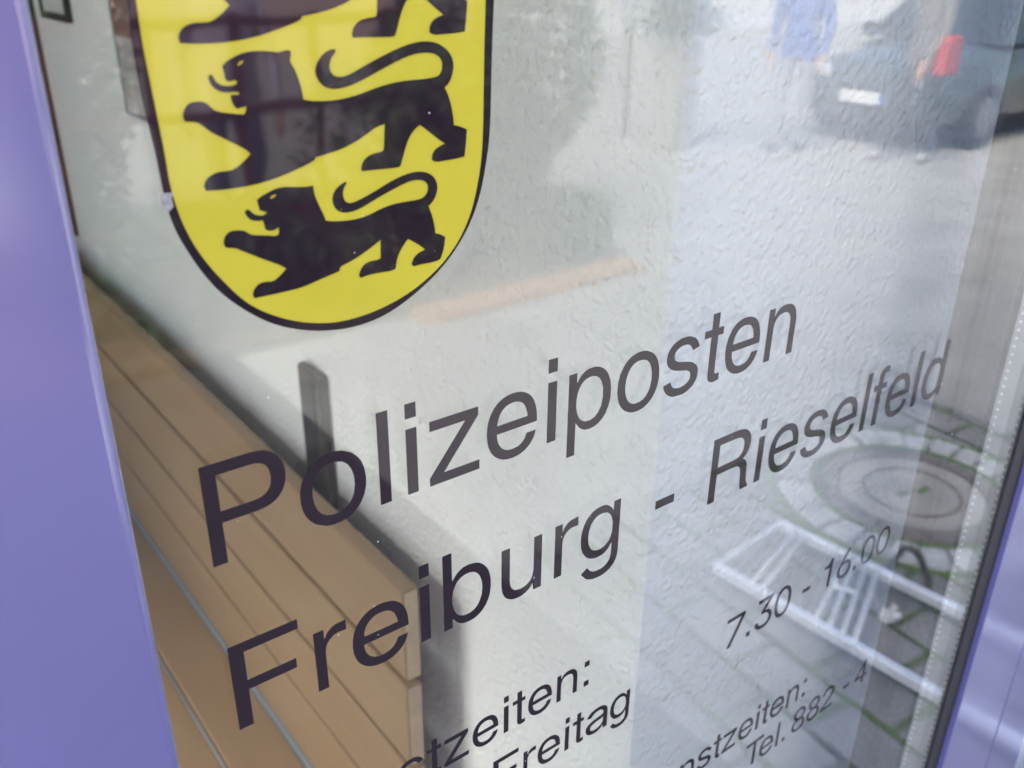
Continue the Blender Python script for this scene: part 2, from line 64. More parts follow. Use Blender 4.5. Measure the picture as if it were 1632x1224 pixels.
def glass_mat(name, tint, k=1.0):
    m = bpy.data.materials.new(name); m.use_nodes = True
    t = m.node_tree; N = t.nodes; Lk = t.links; N.clear()
    out = N.new('ShaderNodeOutputMaterial'); mix = N.new('ShaderNodeMixShader')
    tr = N.new('ShaderNodeBsdfTransparent'); tr.inputs[0].default_value = (*tint, 1)
    gl = N.new('ShaderNodeBsdfGlossy'); gl.inputs['Roughness'].default_value = 0.0; gl.inputs[0].default_value = (1, 1, 1, 1)
    ge = N.new('ShaderNodeNewGeometry')
    dt = N.new('ShaderNodeVectorMath'); dt.operation = 'DOT_PRODUCT'; Lk.new(ge.outputs['Normal'], dt.inputs[0]); Lk.new(ge.outputs['Incoming'], dt.inputs[1])
    ab = N.new('ShaderNodeMath'); ab.operation = 'ABSOLUTE'; Lk.new(dt.outputs['Value'], ab.inputs[0])
    om = N.new('ShaderNodeMath'); om.operation = 'SUBTRACT'; om.inputs[0].default_value = 1.0; Lk.new(ab.outputs[0], om.inputs[1])
    pw = N.new('ShaderNodeMath'); pw.operation = 'POWER'; pw.inputs[1].default_value = 5.0; Lk.new(om.outputs[0], pw.inputs[0])
    ma = N.new('ShaderNodeMath'); ma.operation = 'MULTIPLY_ADD'; ma.inputs[1].default_value = 0.957; ma.inputs[2].default_value = 0.038; Lk.new(pw.outputs[0], ma.inputs[0])
    kk = N.new('ShaderNodeMath'); kk.operation = 'MULTIPLY'; kk.use_clamp = True; kk.inputs[1].default_value = k; Lk.new(ma.outputs[0], kk.inputs[0]); Lk.new(kk.outputs[0], mix.inputs[0]); Lk.new(tr.outputs[0], mix.inputs[1]); Lk.new(gl.outputs[0], mix.inputs[2])
    Lk.new(mix.outputs[0], out.inputs[0])
    return m

def plaster_mat(name, col, s=1.0, d=0.0031):
    m = bpy.data.materials.new(name); m.use_nodes = True
    t = m.node_tree; N = t.nodes; Lk = t.links; p = N['Principled BSDF']
    p.inputs['Roughness'].default_value = 0.85; p.inputs['Specular IOR Level'].default_value = 0.3
    tc = N.new('ShaderNodeTexCoord')
    wn = N.new('ShaderNodeTexNoise'); wn.inputs['Scale'].default_value = 60*s; wn.inputs['Detail'].default_value = 2; Lk.new(tc.outputs['Object'], wn.inputs['Vector'])
    wv = N.new('ShaderNodeVectorMath'); wv.operation = 'MULTIPLY_ADD'; wv.inputs[1].default_value = (0.014/s, 0.014/s, 0.014/s); Lk.new(wn.outputs['Color'], wv.inputs[0]); Lk.new(tc.outputs['Object'], wv.inputs[2])
    vo = N.new('ShaderNodeTexVoronoi'); vo.feature = 'SMOOTH_F1'; vo.inputs['Scale'].default_value = 115*s; vo.inputs['Smoothness'].default_value = 0.5; Lk.new(wv.outputs[0], vo.inputs['Vector'])
    r1 = N.new('ShaderNodeMapRange'); r1.interpolation_type = 'SMOOTHSTEP'; r1.inputs['From Min'].default_value = 0.75; r1.inputs['From Max'].default_value = 0.0; Lk.new(vo.outputs['Distance'], r1.inputs['Value'])
    mk = N.new('ShaderNodeTexNoise'); mk.inputs['Scale'].default_value = 130*s; mk.inputs['Detail'].default_value = 3; mk.inputs['Roughness'].default_value = 0.55; Lk.new(tc.outputs['Object'], mk.inputs['Vector'])
    m2 = N.new('ShaderNodeTexNoise'); m2.inputs['Scale'].default_value = 34*s; m2.inputs['Detail'].default_value = 2; Lk.new(tc.outputs['Object'], m2.inputs['Vector'])
    bl = N.new('ShaderNodeMath'); bl.operation = 'MULTIPLY'; Lk.new(r1.outputs[0], bl.inputs[0]); Lk.new(m2.outputs['Fac'], bl.inputs[1])
    ad = N.new('ShaderNodeMath'); ad.operation = 'MULTIPLY_ADD'; ad.inputs[1].default_value = 0.55; Lk.new(mk.outputs['Fac'], ad.inputs[0]); Lk.new(bl.outputs[0], ad.inputs[2])
    b = N.new('ShaderNodeBump'); b.inputs['Strength'].default_value = 1.0; b.inputs['Distance'].default_value = d; Lk.new(ad.outputs[0], b.inputs['Height']); Lk.new(b.outputs[0], p.inputs['Normal'])
    big = N.new('ShaderNodeTexNoise'); big.inputs['Scale'].default_value = 2.2; big.inputs['Detail'].default_value = 5; Lk.new(tc.outputs['Object'], big.inputs['Vector'])
    cr = N.new('ShaderNodeValToRGB'); cr.color_ramp.elements[0].color = (*[c*0.93 for c in col], 1); cr.color_ramp.elements[1].color = (*col, 1); Lk.new(big.outputs['Fac'], cr.inputs[0]); Lk.new(cr.outputs[0], p.inputs['Base Color'])
    return m

def wood_mat(name, c1, c2, rough=0.5):
    m = bpy.data.materials.new(name); m.use_nodes = True
    t = m.node_tree; N = t.nodes; Lk = t.links; p = N['Principled BSDF']; p.inputs['Roughness'].default_value = rough
    tc = N.new('ShaderNodeTexCoord'); mp = N.new('ShaderNodeMapping'); mp.inputs['Scale'].default_value = (22, 1.3, 22); Lk.new(tc.outputs['Object'], mp.inputs[0])
    n1 = N.new('ShaderNodeTexNoise'); n1.inputs['Scale'].default_value = 2.0; n1.inputs['Detail'].default_value = 8; n1.inputs['Distortion'].default_value = 0.6; Lk.new(mp.outputs[0], n1.inputs['Vector'])
    n2 = N.new('ShaderNodeTexNoise'); n2.inputs['Scale'].default_value = 3.5; n2.inputs['Detail'].default_value = 3; Lk.new(tc.outputs['Object'], n2.inputs['Vector'])
    ad = N.new('ShaderNodeMath'); ad.operation = 'MULTIPLY_ADD'; ad.inputs[1].default_value = 0.5; Lk.new(n2.outputs['Fac'], ad.inputs[0]); Lk.new(n1.outputs['Fac'], ad.inputs[2])
    cr = N.new('ShaderNodeValToRGB'); cr.color_ramp.elements[0].position = 0.5; cr.color_ramp.elements[1].position = 1.0
    cr.color_ramp.elements[0].color = (*c2, 1); cr.color_ramp.elements[1].color = (*c1, 1); Lk.new(ad.outputs[0], cr.inputs[0]); Lk.new(cr.outputs[0], p.inputs['Base Color'])
    return m

def paver_mat(name):
    m = bpy.data.materials.new(name); m.use_nodes = True
    t = m.node_tree; N = t.nodes; Lk = t.links; p = N['Principled BSDF']; p.inputs['Roughness'].default_value = 0.8
    tc = N.new('ShaderNodeTexCoord'); mp = N.new('ShaderNodeMapping'); mp.inputs['Rotation'].default_value = (0, 0, math.radians(84.5)); mp.inputs['Location'].default_value = (0.03, 0.03, 0); Lk.new(tc.outputs['Object'], mp.inputs[0])
    nd = N.new('ShaderNodeTexNoise'); nd.inputs['Scale'].default_value = 14; nd.inputs['Detail'].default_value = 4; Lk.new(tc.outputs['Object'], nd.inputs['Vector'])
    vm = N.new('ShaderNodeVectorMath'); vm.operation = 'MULTIPLY_ADD'; vm.inputs[1].default_value = (0.022, 0.022, 0); Lk.new(nd.outputs['Color'], vm.inputs[0]); Lk.new(mp.outputs[0], vm.inputs[2])
    br = N.new('ShaderNodeTexBrick'); br.inputs['Scale'].default_value = 1.0; br.inputs['Brick Width'].default_value = 0.25; br.inputs['Row Height'].default_value = 0.165
    br.inputs['Mortar Size'].default_value = 0.012; br.inputs['Mortar Smooth'].default_value = 0.35; br.inputs['Bias'].default_value = 0.0
    br.inputs['Color1'].default_value = (0.22, 0.21, 0.20, 1); br.inputs['Color2'].default_value = (0.29, 0.28, 0.275, 1); br.inputs['Mortar'].default_value = (0.1, 0.1, 0.1, 1); Lk.new(vm.outputs[0], br.inputs['Vector'])
    gr = N.new('ShaderNodeTexNoise'); gr.inputs['Scale'].default_value = 90; gr.inputs['Detail'].default_value = 6; Lk.new(tc.outputs['Object'], gr.inputs['Vector'])
    g2 = N.new('ShaderNodeTexNoise'); g2.inputs['Scale'].default_value = 3; g2.inputs['Detail'].default_value = 6; Lk.new(tc.outputs['Object'], g2.inputs['Vector'])
    ml = N.new('ShaderNodeMath'); ml.operation = 'MULTIPLY'; Lk.new(gr.outputs['Fac'], ml.inputs[0]); Lk.new(g2.outputs['Fac'], ml.inputs[1])
    mr = N.new('ShaderNodeMapRange'); mr.inputs['From Min'].default_value = 0.1; mr.inputs['From Max'].default_value = 0.45; mr.inputs['To Min'].default_value = 0.5; mr.inputs['To Max'].default_value = 1.3; Lk.new(ml.outputs[0], mr.inputs['Value'])
    sc = N.new('ShaderNodeVectorMath'); sc.operation = 'SCALE'; Lk.new(br.outputs['Color'], sc.inputs[0]); Lk.new(mr.outputs[0], sc.inputs['Scale'])
    mn = N.new('ShaderNodeTexNoise'); mn.inputs['Scale'].default_value = 7; mn.inputs['Detail'].default_value = 5; Lk.new(tc.outputs['Object'], mn.inputs['Vector'])
    mc = N.new('ShaderNodeValToRGB'); mc.color_ramp.elements[0].position = 0.38; mc.color_ramp.elements[1].position = 0.56
    mc.color_ramp.elements[0].color = (0.05, 0.046, 0.035, 1); mc.color_ramp.elements[1].color = (0.08, 0.13, 0.03, 1); Lk.new(mn.outputs['Fac'], mc.inputs[0])
    mx = N.new('ShaderNodeMix'); mx.data_type = 'RGBA'; Lk.new(br.outputs['Fac'], mx.inputs['Factor']); Lk.new(sc.outputs[0], mx.inputs['A']); Lk.new(mc.outputs[0], mx.inputs['B'])
    Lk.new(mx.outputs['Result'], p.inputs['Base Color'])
    iv = N.new('ShaderNodeMath'); iv.operation = 'MULTIPLY_ADD'; iv.inputs[1].default_value = -1.0; Lk.new(br.outputs['Fac'], iv.inputs[0]); Lk.new(gr.outputs['Fac'], iv.inputs[2])
    b = N.new('ShaderNodeBump'); b.inputs['Distance'].default_value = 0.006; Lk.new(iv.outputs[0], b.inputs['Height']); Lk.new(b.outputs[0], p.inputs['Normal'])
    return m

def vinyl_mat(name, col, rough=0.04):
    m = mat(name, col, rough, var=0.04, vscale=30, spec=0.5)
    t = m.node_tree; N = t.nodes; Lk = t.links; p = N['Principled BSDF']
    tc = N.new('ShaderNodeTexCoord'); nb = N.new('ShaderNodeTexNoise'); nb.inputs['Scale'].default_value = 28; nb.inputs['Detail'].default_value = 1; Lk.new(tc.outputs['Object'], nb.inputs['Vector'])
    b = N.new('ShaderNodeBump'); b.inputs['Strength'].default_value = 1; b.inputs['Distance'].default_value = 0.00012; Lk.new(nb.outputs['Fac'], b.inputs['Height']); Lk.new(b.outputs[0], p.inputs['Normal'])
    return m

M_PURPLE = mat('lavender_paint', (0.145, 0.135, 0.355), 0.3, var=0.07, vscale=7, bump=0.00004, bscale=60, spec=0.5, coat=1.0)
M_PURPLE.node_tree.nodes['Principled BSDF'].inputs['Coat IOR'].default_value = 2.15
M_PURPLE.node_tree.nodes['Principled BSDF'].inputs['Coat Roughness'].default_value = 0.14
M_BEAD = mat('shaded_bead', (0.016, 0.017, 0.035), 0.5)  # shade on the inner frame side is put into this near-black colour
M_GASKET = mat('black_rubber', (0.012, 0.012, 0.02), 0.55, var=0.2)
M_GLASS = glass_mat('clear_pane', (0.98, 0.99, 0.986), 1.05)
M_GLASS2 = glass_mat('coated_pane', (0.98, 0.99, 0.986), 0.35)
M_SPACER = mat('spacer_aluminium', (0.42, 0.42, 0.43), 0.45, 0.3, var=0.08, vscale=40)
M_DOT = mat('spacer_holes', (0.85, 0.85, 0.85), 0.5, var=0.1)  # white stands in for the light the holes catch
M_BLACK = vinyl_mat('dark_vinyl', (0.022, 0.014, 0.022))
M_YELLOW = vinyl_mat('yellow_vinyl', (0.60, 0.52, 0.05))
M_DUST = mat('dust', (0.8, 0.8, 0.8), 0.9)
M_PLASTER = plaster_mat('rough_white_plaster', (0.83, 0.825, 0.80))
M_WOOD = wood_mat('bench_wood', (0.30, 0.195, 0.108), (0.265, 0.168, 0.09))
M_WOODBACK = mat('shadow_batten', (0.055, 0.04, 0.034), 0.9)  # dark colour stands in for shade in the board grooves
M_WOODEND = mat('lit_end_grain', (0.50, 0.39, 0.26), 0.7, var=0.1, vscale=40)  # end grain, lightened in colour for the daylight from the door
M_DARKMETAL = mat('dark_metal', (0.045, 0.038, 0.032), 0.5, 0.0, spec=0.25)
M_STEEL = mat('blue_grey_steel', (0.32, 0.38, 0.45), 0.4, 0.4)
M_RACK = mat('white_galvanised', (0.74, 0.76, 0.80), 0.42, 0.3, var=0.12, vscale=18)
M_PAVER = paver_mat('mossy_pavers')
M_ASPHALT = mat('asphalt', (0.31, 0.305, 0.285), 0.9, var=0.15, vscale=3, bump=0.002, bscale=120)
M_DARKGROUND = mat('added_dark_ground', (0.055, 0.053, 0.055), 0.9, var=0.2, vscale=4, bump=0.001, bscale=200)
M_KERB = mat('brick_edging', (0.36, 0.21, 0.10), 0.85, var=0.3, vscale=12)
M_SOIL = mat('soil', (0.10, 0.08, 0.055), 0.95, var=0.3, vscale=9)
M_CONC = mat('concrete', (0.33, 0.31, 0.28), 0.85, var=0.15, vscale=9, bump=0.001)
M_SETT = mat('granite_setts', (0.42, 0.42, 0.42), 0.8, var=0.25, vscale=10, bump=0.002)
M_IRON = mat('cast_iron', (0.2, 0.17, 0.14), 0.6, 0.4, var=0.3, vscale=20, bump=0.002, bscale=80)
M_MOSS = mat('moss', (0.07, 0.13, 0.025), 0.95, var=0.4, vscale=12, bump=0.004)
M_LEAF = mat('leaf', (0.09, 0.13, 0.05), 0.6, var=0.5, vscale=3)
M_LEAFD = mat('dark_leaf', (0.05, 0.085, 0.04), 0.6, var=0.5, vscale=3)
M_STEM = mat('stem', (0.12, 0.085, 0.06), 0.9)
M_FLOOR = mat('floor_tile', (0.45, 0.44, 0.42), 0.5, var=0.1)
M_CEIL = mat('ceiling_paint', (0.75, 0.75, 0.74), 0.9, var=0.03)
M_FACADE = plaster_mat('facade_plaster', (0.62, 0.60, 0.57), 0.6)

# ---------------------------------------------------------------- mesh helpers: all shapes are given as (u, n, z): along the glass, out of it, up
class MB:
    def __init__(s): s.v = []; s.f = []; s.m = []
    def add(s, pts, faces, mi=0):
        k = len(s.v); s.v += [(p[0], -p[1], p[2]) for p in pts]
        for f in faces: s.f.append([i+k for i in f]); s.m.append(mi)
    def box(s, u0, u1, n0, n1, z0, z1, mi=0):
        p = [(u, n, z) for z in (z0, z1) for n in (n0, n1) for u in (u0, u1)]
        s.add(p, [(0, 1, 3, 2), (4, 6, 7, 5), (0, 4, 5, 1), (2, 3, 7, 6), (0, 2, 6, 4), (1, 5, 7, 3)], mi)
    def prism(s, poly, a0, a1, axis='z', mi=0):
        def P(q, a): return {'z': (q[0], q[1], a), 'n': (q[0], a, q[1]), 'u': (a, q[0], q[1])}[axis]
        k = len(poly); pts = [P(q, a0) for q in poly]+[P(q, a1) for q in poly]
        s.add(pts, [tuple(range(k))[::-1], tuple(range(k, 2*k))]+[(i, (i+1) % k, k+(i+1) % k, k+i) for i in range(k)], mi)
    def tube(s, path, r, k=8, mi=0, cap=True):
        path = [Vector(p) for p in path]; rings = []
        r = r if isinstance(r, (list, tuple)) else [r]*len(path)
        for i, p in enumerate(path):
            d = (path[min(i+1, len(path)-1)]-path[max(i-1, 0)]).normalized()
            a = d.cross(Vector((0, 0, 1)) if abs(d.z) < 0.9 else Vector((1, 0, 0))).normalized(); b = d.cross(a)
            rings.append([p+(a*math.cos(2*math.pi*j/k)+b*math.sin(2*math.pi*j/k))*r[i] for j in range(k)])
        n = len(path); fs = [(i*k+j, i*k+(j+1) % k, (i+1)*k+(j+1) % k, (i+1)*k+j) for i in range(n-1) for j in range(k)]
        if cap: fs += [tuple(range(k))[::-1], tuple(range((n-1)*k, n*k))]
        s.add([q for R in rings for q in R], fs, mi)
    def bar(s, a, b, w, h, mi=0):          # rectangular bar from a to b, w wide and h high
        a, b = Vector(a), Vector(b); d = (b-a).normalized(); sd_ = d.cross(Vector((0, 0, 1)))
        sd_ = sd_.normalized() if sd_.length > 1e-5 else Vector((1, 0, 0)); up = sd_.cross(d)
        p = [c+sd_*x*w/2+up*y*h/2 for c in (a, b) for x, y in ((-1, -1), (1, -1), (1, 1), (-1, 1))]
        s.add(p, [(0, 1, 2, 3), (7, 6, 5, 4), (0, 4, 5, 1), (1, 5, 6, 2), (2, 6, 7, 3), (3, 7, 4, 0)], mi)
    def lathe(s, prof, c, k=32, mi=0):      # prof of (r, z) round the vertical through c=(u, n)
        pts = [(c[0]+r*math.cos(2*math.pi*j/k), c[1]+r*math.sin(2*math.pi*j/k), z) for r, z in prof for j in range(k)]
        n = len(prof); fs = [(i*k+j, i*k+(j+1) % k, (i+1)*k+(j+1) % k, (i+1)*k+j) for i in range(n-1) for j in range(k)]
        s.add(pts, fs, mi)
    def build(s, name, mats, parent=None, bevel=0.0, smooth=False, seg=2):
        me = bpy.data.meshes.new(name); me.from_pydata(s.v, [], s.f); me.validate()
        mats = mats if isinstance(mats, (list, tuple)) else [mats]
        for m in mats: me.materials.append(m)
        if len(me.polygons) == len(s.m):
            for p, mi in zip(me.polygons, s.m): p.material_index = mi
        import bmesh
        bm = bmesh.new(); bm.from_mesh(me); bmesh.ops.recalc_face_normals(bm, faces=bm.faces); bm.to_mesh(me); bm.free()
        o = bpy.data.objects.new(name, me); COL.objects.link(o)
        if parent: o.parent = parent
        if bevel:
            b = o.modifiers.new('bevel', 'BEVEL'); b.width = bevel; b.segments = seg; b.limit_method = 'ANGLE'
        if smooth:
            for p in me.polygons: p.use_smooth = True
        return o

def tag(o, label=None, cat=None, group=None, kind=None):
    for k, v in (('label', label), ('category', cat), ('group', group), ('kind', kind)):
        if v: o[k] = v
    return o
def thing(name, label, cat, group=None):
    o = bpy.data.objects.new(name, None); COL.objects.link(o); o.empty_display_size = 0.1
    return tag(o, label, cat, group)
def flat(name, polys, n0, thick, m, parent):       # a cut-out of sheet vinyl standing on the glass; polys are closed (u, z) outlines, holes included
    cu = bpy.data.curves.new(name, 'CURVE'); cu.dimensions = '2D'; cu.fill_mode = 'BOTH'; cu.extrude = thick/2
    for P in polys:
        sp = cu.splines.new('POLY'); sp.points.add(len(P)-1); sp.use_cyclic_u = True
        for q, p in zip(P, sp.points): p.co = (q[0], q[1], 0, 1)
    t = bpy.data.objects.new(name, cu); COL.objects.link(t)
    dg = bpy.context.evaluated_depsgraph_get(); dg.update()
    me = bpy.data.meshes.new_from_object(t.evaluated_get(dg)); bpy.data.objects.remove(t); bpy.data.curves.remove(cu)
    for v in me.vertices: v.co = (v.co.x, -(n0+thick/2+v.co.z), v.co.y)
    me.name = name; me.materials.clear(); me.materials.append(m)
    o = bpy.data.objects.new(name, me); COL.objects.link(o); o.parent = parent
    return o

# ---------------------------------------------------------------- the setting
g = MB(); g.add([(-150, -150, 0), (150, -150, 0), (150, 150, 0), (-150, 150, 0)], [(0, 1, 2, 3)])
tag(g.build('road', M_ASPHALT), kind='structure')
g = MB(); g.box(1.27, 3.45, 0.0, 1.52, -0.05, 0.004); tag(g.build('pavement', M_PAVER), kind='structure')
g = MB(); g.box(-6, 1.27, 0.0, 3.5, -0.05, 0.004); tag(g.build('path', M_DARKGROUND), kind='structure')  # dark strip added to keep bright ground reflections off the bench
g = MB(); g.box(2.2, 3.72, 3.3, 3.5, -0.05, 0.045); tag(g.build('kerb', M_KERB, bevel=0.01), kind='structure')
g = MB(); g.box(-6, 3.70, 3.502, 6.2, -0.05, 0.05); tag(g.build('planting_bed', M_SOIL), kind='structure')
g = MB(); g.box(-1.7, 0.447, -6.0, -0.02, -0.02, 0.008); tag(g.build('interior_floor', M_FLOOR), kind='structure')
g = MB(); g.box(-1.7, 0.447, -6.0, -0.2, 2.75, 2.85); tag(g.build('interior_ceiling', M_CEIL), kind='structure')

# street front with the doorway and an added side window cut in it
f = MB()
f.box(2.1, 9, -0.165, 0.03, 0, 2.26); f.box(-1.85, -0.257, -0.165, 0.03, 0, 2.26); f.box(-1.85, 9, -0.165, 0.03, 2.26, 4.2); f.box(-1.85, 9, -6.2, -0.165, 4.0, 4.2)
fw = thing('facade_wall', 'plastered house front around the lavender doorway', 'wall'); f.build('wall', M_FACADE, fw)
w = MB(); w.box(-1.85, -1.7, -6.0, -2.0, 0.0, 3.99); w.box(-1.85, -1.7, -0.78, -0.17, 0.0, 2.7); w.box(-1.85, -1.7, -2.0, -0.17, 2.7, 3.99); w.box(-1.85, 2.6, -6.2, -6.0, 0.0, 3.99)
tag(w.build('room_wall', M_CEIL), 'smooth pale rear and side wall of the lobby', 'wall')
w = MB(); w.box(0.447, 2.6, -6.0, -0.17, 0.0, 2.75)
tag(w.build('plaster_wall', M_PLASTER, bevel=0.006), 'rough white plaster wall with a sharp outer corner behind the glass', 'wall')

sg_ = thing('added_side_glazing', 'unseen floor to ceiling glazing added to light the lobby', 'window')  # unseen glazing, added and sized to light the lobby wall
m_ = MB()
for n0 in (-1.99, -1.4, -0.85): m_.box(-1.8, -1.73, n0, n0+0.07, 0.0, 2.7)
m_.build('mullion', M_STEEL, sg_); m_ = MB(); m_.box(-1.77, -1.76, -1.92, -0.85, 0.02, 2.695); m_.build('glass_pane', M_GLASS, sg_)

# ---------------------------------------------------------------- the door
door = thing('entrance_door', 'lavender framed glass door with yellow three lion arms and dark police lettering', 'door')
ZB, ZT = 0.03, 2.15
st = MB(); st.prism([(-0.16, -0.093), (-0.0222, -0.093), (-0.0222, 0.009), (-0.16, 0.009)], ZB, ZT); st.build('stile', M_PURPLE, door, bevel=0.004, seg=5)
st = MB(); st.prism([(0.7715, -0.04), (0.907, -0.04), (0.907, 0.009), (0.7715, 0.009)], ZB, ZT); st.build('stile', M_PURPLE, door, bevel=0.0012, seg=3)
st = MB(); st.box(-0.0215, 0.771, -0.093, 0.009, ZB, 0.27); st.build('rail', M_PURPLE, door, bevel=0.002)
st = MB(); st.box(-0.0215, 0.771, -0.093, 0.009, 2.03, ZT); st.build('rail', M_PURPLE, door, bevel=0.002)
b = MB()
b.prism([(0.757, -0.036), (0.7712, -0.036), (0.7712, -0.039), (0.776, -0.0405), (0.776, -0.0925), (0.764, -0.0925), (0.757, -0.083)], 0.2705, 2.0295)
b.build('glazing_bead', M_BEAD, door)
ga = MB()
ga.box(0.745, 0.7713, 0.0003, 0.0032, 0.285, 2.015); ga.box(-0.0215, -0.0, 0.0003, 0.0008, 0.2705, 0.2845)
ga.box(0.0, 0.7713, 0.0003, 0.0032, 0.2705, 0.2845); ga.box(0.0, 0.7713, 0.0003, 0.0032, 2.0155, 2.0295)
ga.build('gasket', M_GASKET, door, bevel=0.0008)
p = MB(); p.box(-0.021, 0.7705, -0.004, 0.0, 0.272, 2.028); p.build('glass_pane', M_GLASS, door)
p = MB(); p.box(-0.021, 0.7705, -0.035, -0.031, 0.272, 2.028); p.build('glass_pane', M_GLASS2, door)
sp = MB(); sp.box(0.757, 0.766, -0.0305, -0.0045, 0.2725, 2.0275); spacer = sp.build('spacer_bar', M_SPACER, door)
dt = MB(); zz = 0.3
while zz < 2.0:
    for nn in (-0.0065, -0.0268):
        dt.prism([(nn+0.0013*math.cos(a*math.pi/3), zz+0.0013*math.sin(a*math.pi/3)) for a in range(6)], 0.7566, 0.7571, 'u')
    zz += 0.0081
dt.build('perforation', M_DOT, spacer)

def S5(P): return [(a*1e-5, b_*1e-5+Z0) for a, b_ in P]
arms = flat('coat_of_arms', [S5(SHIELD_IN)], 0.0002, 0.0002, M_YELLOW, door); arms['label'] = 'yellow shield with three black striding lions'
flat('border', [S5(SHIELD_OUT), S5(SHIELD_IN)], 0.0002, 0.0003, M_BLACK, arms)
flat('lion', [S5(LION_B), S5(EYE_B)], 0.00045, 0.0002, M_BLACK, arms)
flat('lion', [S5(LION_A), S5(EYE_A)], 0.00045, 0.0002, M_BLACK, arms)
up = lambda P: [(1.02575*a*1e-5-0.002505, 1.02575*b_*1e-5+0.043015+Z0) for a, b_ in P]
flat('lion', [up(LION_A), up(EYE_A)], 0.00045, 0.0002, M_BLACK, arms)

cz = MB(); cx, cy = 0.0095, Z0+0.1455
cz.prism([(cx-.0022, cy-.0015), (cx-.0005, cy-.0032), (cx+.0012, cy-.0018), (cx+.0010, cy+.0012), (cx+.0018, cy+.0028), (cx-.0012, cy+.0031), (cx-.0024, cy+.0022)], 0.0005, 0.0006, 'n')
chip = cz.build('worn_patch', mat('bare_film', (0.30, 0.30, 0.30), 0.3, var=0.5, vscale=300), arms)

ADV = dict(zip('PolizeptsnFrbugRfd7.3016:aT824D- ', (667, 556, 222, 222, 500, 556, 556, 278, 500, 556, 611, 333, 556, 556, 556, 722, 278, 556, 556, 278, 556, 556, 556, 556, 278, 556, 611, 556, 556, 556, 722, 333, 278)))
EM = 0.063
def words(label, runs):
    polys = []
    for txt, x, y, s in runs:
        k = 0
        for c in txt:
            for P in GLYPH.get(c, ()):
                polys.append([((x+s*(k+a)/1000)*EM, (y+s*b_/1000)*EM+Z0) for a, b_ in P])
            k += ADV[c]
    o = flat('lettering', polys, 0.0002, 0.0002, M_BLACK, door); o['label'] = label
words('large dark word Polizeiposten', [('Polizeiposten', 0, 0, 1)])
words('large dark line Freiburg - Rieselfeld', [('Freiburg', 0.00445, -1.37286, 1), ('-', 4.0815, -1.37286, 1), ('Rieselfeld', 4.7832, -1.37286, 1)])
words('smaller dark word Dienstzeiten', [('Dienstzeiten:', 0.0728, -2.838, 0.585)])
words('smaller dark word Freitag', [('Freitag', 2.2215, -3.5379, 0.5814)])
words('opening hours 7.30 - 16.00', [('7.30', 5.45, -3.523, 0.613), ('-', 6.823, -3.523, 0.613), ('16.00', 7.196, -3.523, 0.60)])
words('lower right word Dienstzeiten', [('Dienstzeiten:', 4.0496, -5.2525, 0.5763)])
words('telephone number 882', [('T', 6.215, -5.866, 0.578), ('el.', 6.135+0.611*0.578, -5.866, 0.578), ('882', 6.03+1.945*0.578, -5.858, 0.578), ('-', 6.197+3.613*0.578, -5.85, 0.578), ('4', 8.577, -5.846, 0.578)])
du = MB(); rd = random.Random(3)
for i in range(420):
    a, c = rd.uniform(-0.01, 0.74), rd.uniform(-0.75, 0.25)+Z0; r = rd.choice((0.00015, 0.0002, 0.00025, 0.0004)); ph = rd.random()*6; e = rd.uniform(0.4, 1.0)
    du.prism([(a+r*math.cos(ph+k*1.047), c+r*e*math.sin(ph+k*1.047)) for k in range(6)], 0.0001+0.0008*(r > 0.0001), 0.0011, 'n')
tag(du.build('dust_specks', M_DUST, door), kind='stuff')

fr = thing('door_frame', 'lavender fixed frame standing round the glass door leaf', 'door frame')
m_ = MB(); m_.box(0.910, 0.998, -0.04, 0.009, 0.0, 2.25); m_.build('jamb', M_PURPLE, fr, bevel=0.002)
m_ = MB(); m_.box(-0.255, -0.163, -0.12, 0.009, 0.0, 2.25); m_.build('jamb', M_PURPLE, fr, bevel=0.002)
m_ = MB(); m_.box(-0.1625, 0.9095, -0.12, 0.009, 2.155, 2.25); m_.build('head', M_PURPLE, fr, bevel=0.002)
sw = thing('added_side_window', 'unseen lavender framed window added right of the door to light the plaster wall', 'window')  # added out of view so daylight reaches the plaster behind the door
m_ = MB(); m_.box(1.002, 1.03, -0.05, 0.007, 0, 2.25); m_.box(2.04, 2.098, -0.12, 0.007, 0, 2.25); m_.box(1.031, 2.039, -0.05, 0.007, 0, 0.12); m_.box(1.031, 2.039, -0.05, 0.007, 2.17, 2.25)
m_.build('frame', M_PURPLE, sw, bevel=0.002)
m_ = MB(); m_.box(1.02, 2.05, -0.035, -0.027, 0.11, 2.18); m_.build('glass_pane', M_GLASS2, sw)

# ---------------------------------------------------------------- inside: bench, bracket, notices
UB = 0.372
be = thing('bench', 'light brown wooden plank bench with tall back along the white wall', 'bench')
bk = MB()
for z0, z1 in ((0.837, 0.98), (0.685, 0.824), (0.537, 0.673), (0.372, 0.525)): bk.box(UB, UB+0.024, -3.6, -0.5, z0, z1)
bk.build('backrest', M_WOOD, be, bevel=0.003)
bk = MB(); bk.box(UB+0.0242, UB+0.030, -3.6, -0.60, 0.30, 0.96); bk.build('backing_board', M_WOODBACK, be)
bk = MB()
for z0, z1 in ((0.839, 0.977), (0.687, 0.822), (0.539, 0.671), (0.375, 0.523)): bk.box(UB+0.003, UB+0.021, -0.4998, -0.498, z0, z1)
bk.build('lit_end_grain', M_WOODEND, be)
se = MB(); se.box(0.256, 0.366, -3.6, -0.5, 0.33, 0.358); se.box(0.06, 0.246, -3.6, -0.5, 0.33, 0.358); se.build('seat', M_WOOD, be, bevel=0.003)
sr = MB(); sr.box(0.3665, 0.3715, -3.6, -0.5, 0.335, 0.371); sr.build('joint_strip', M_STEEL, be)
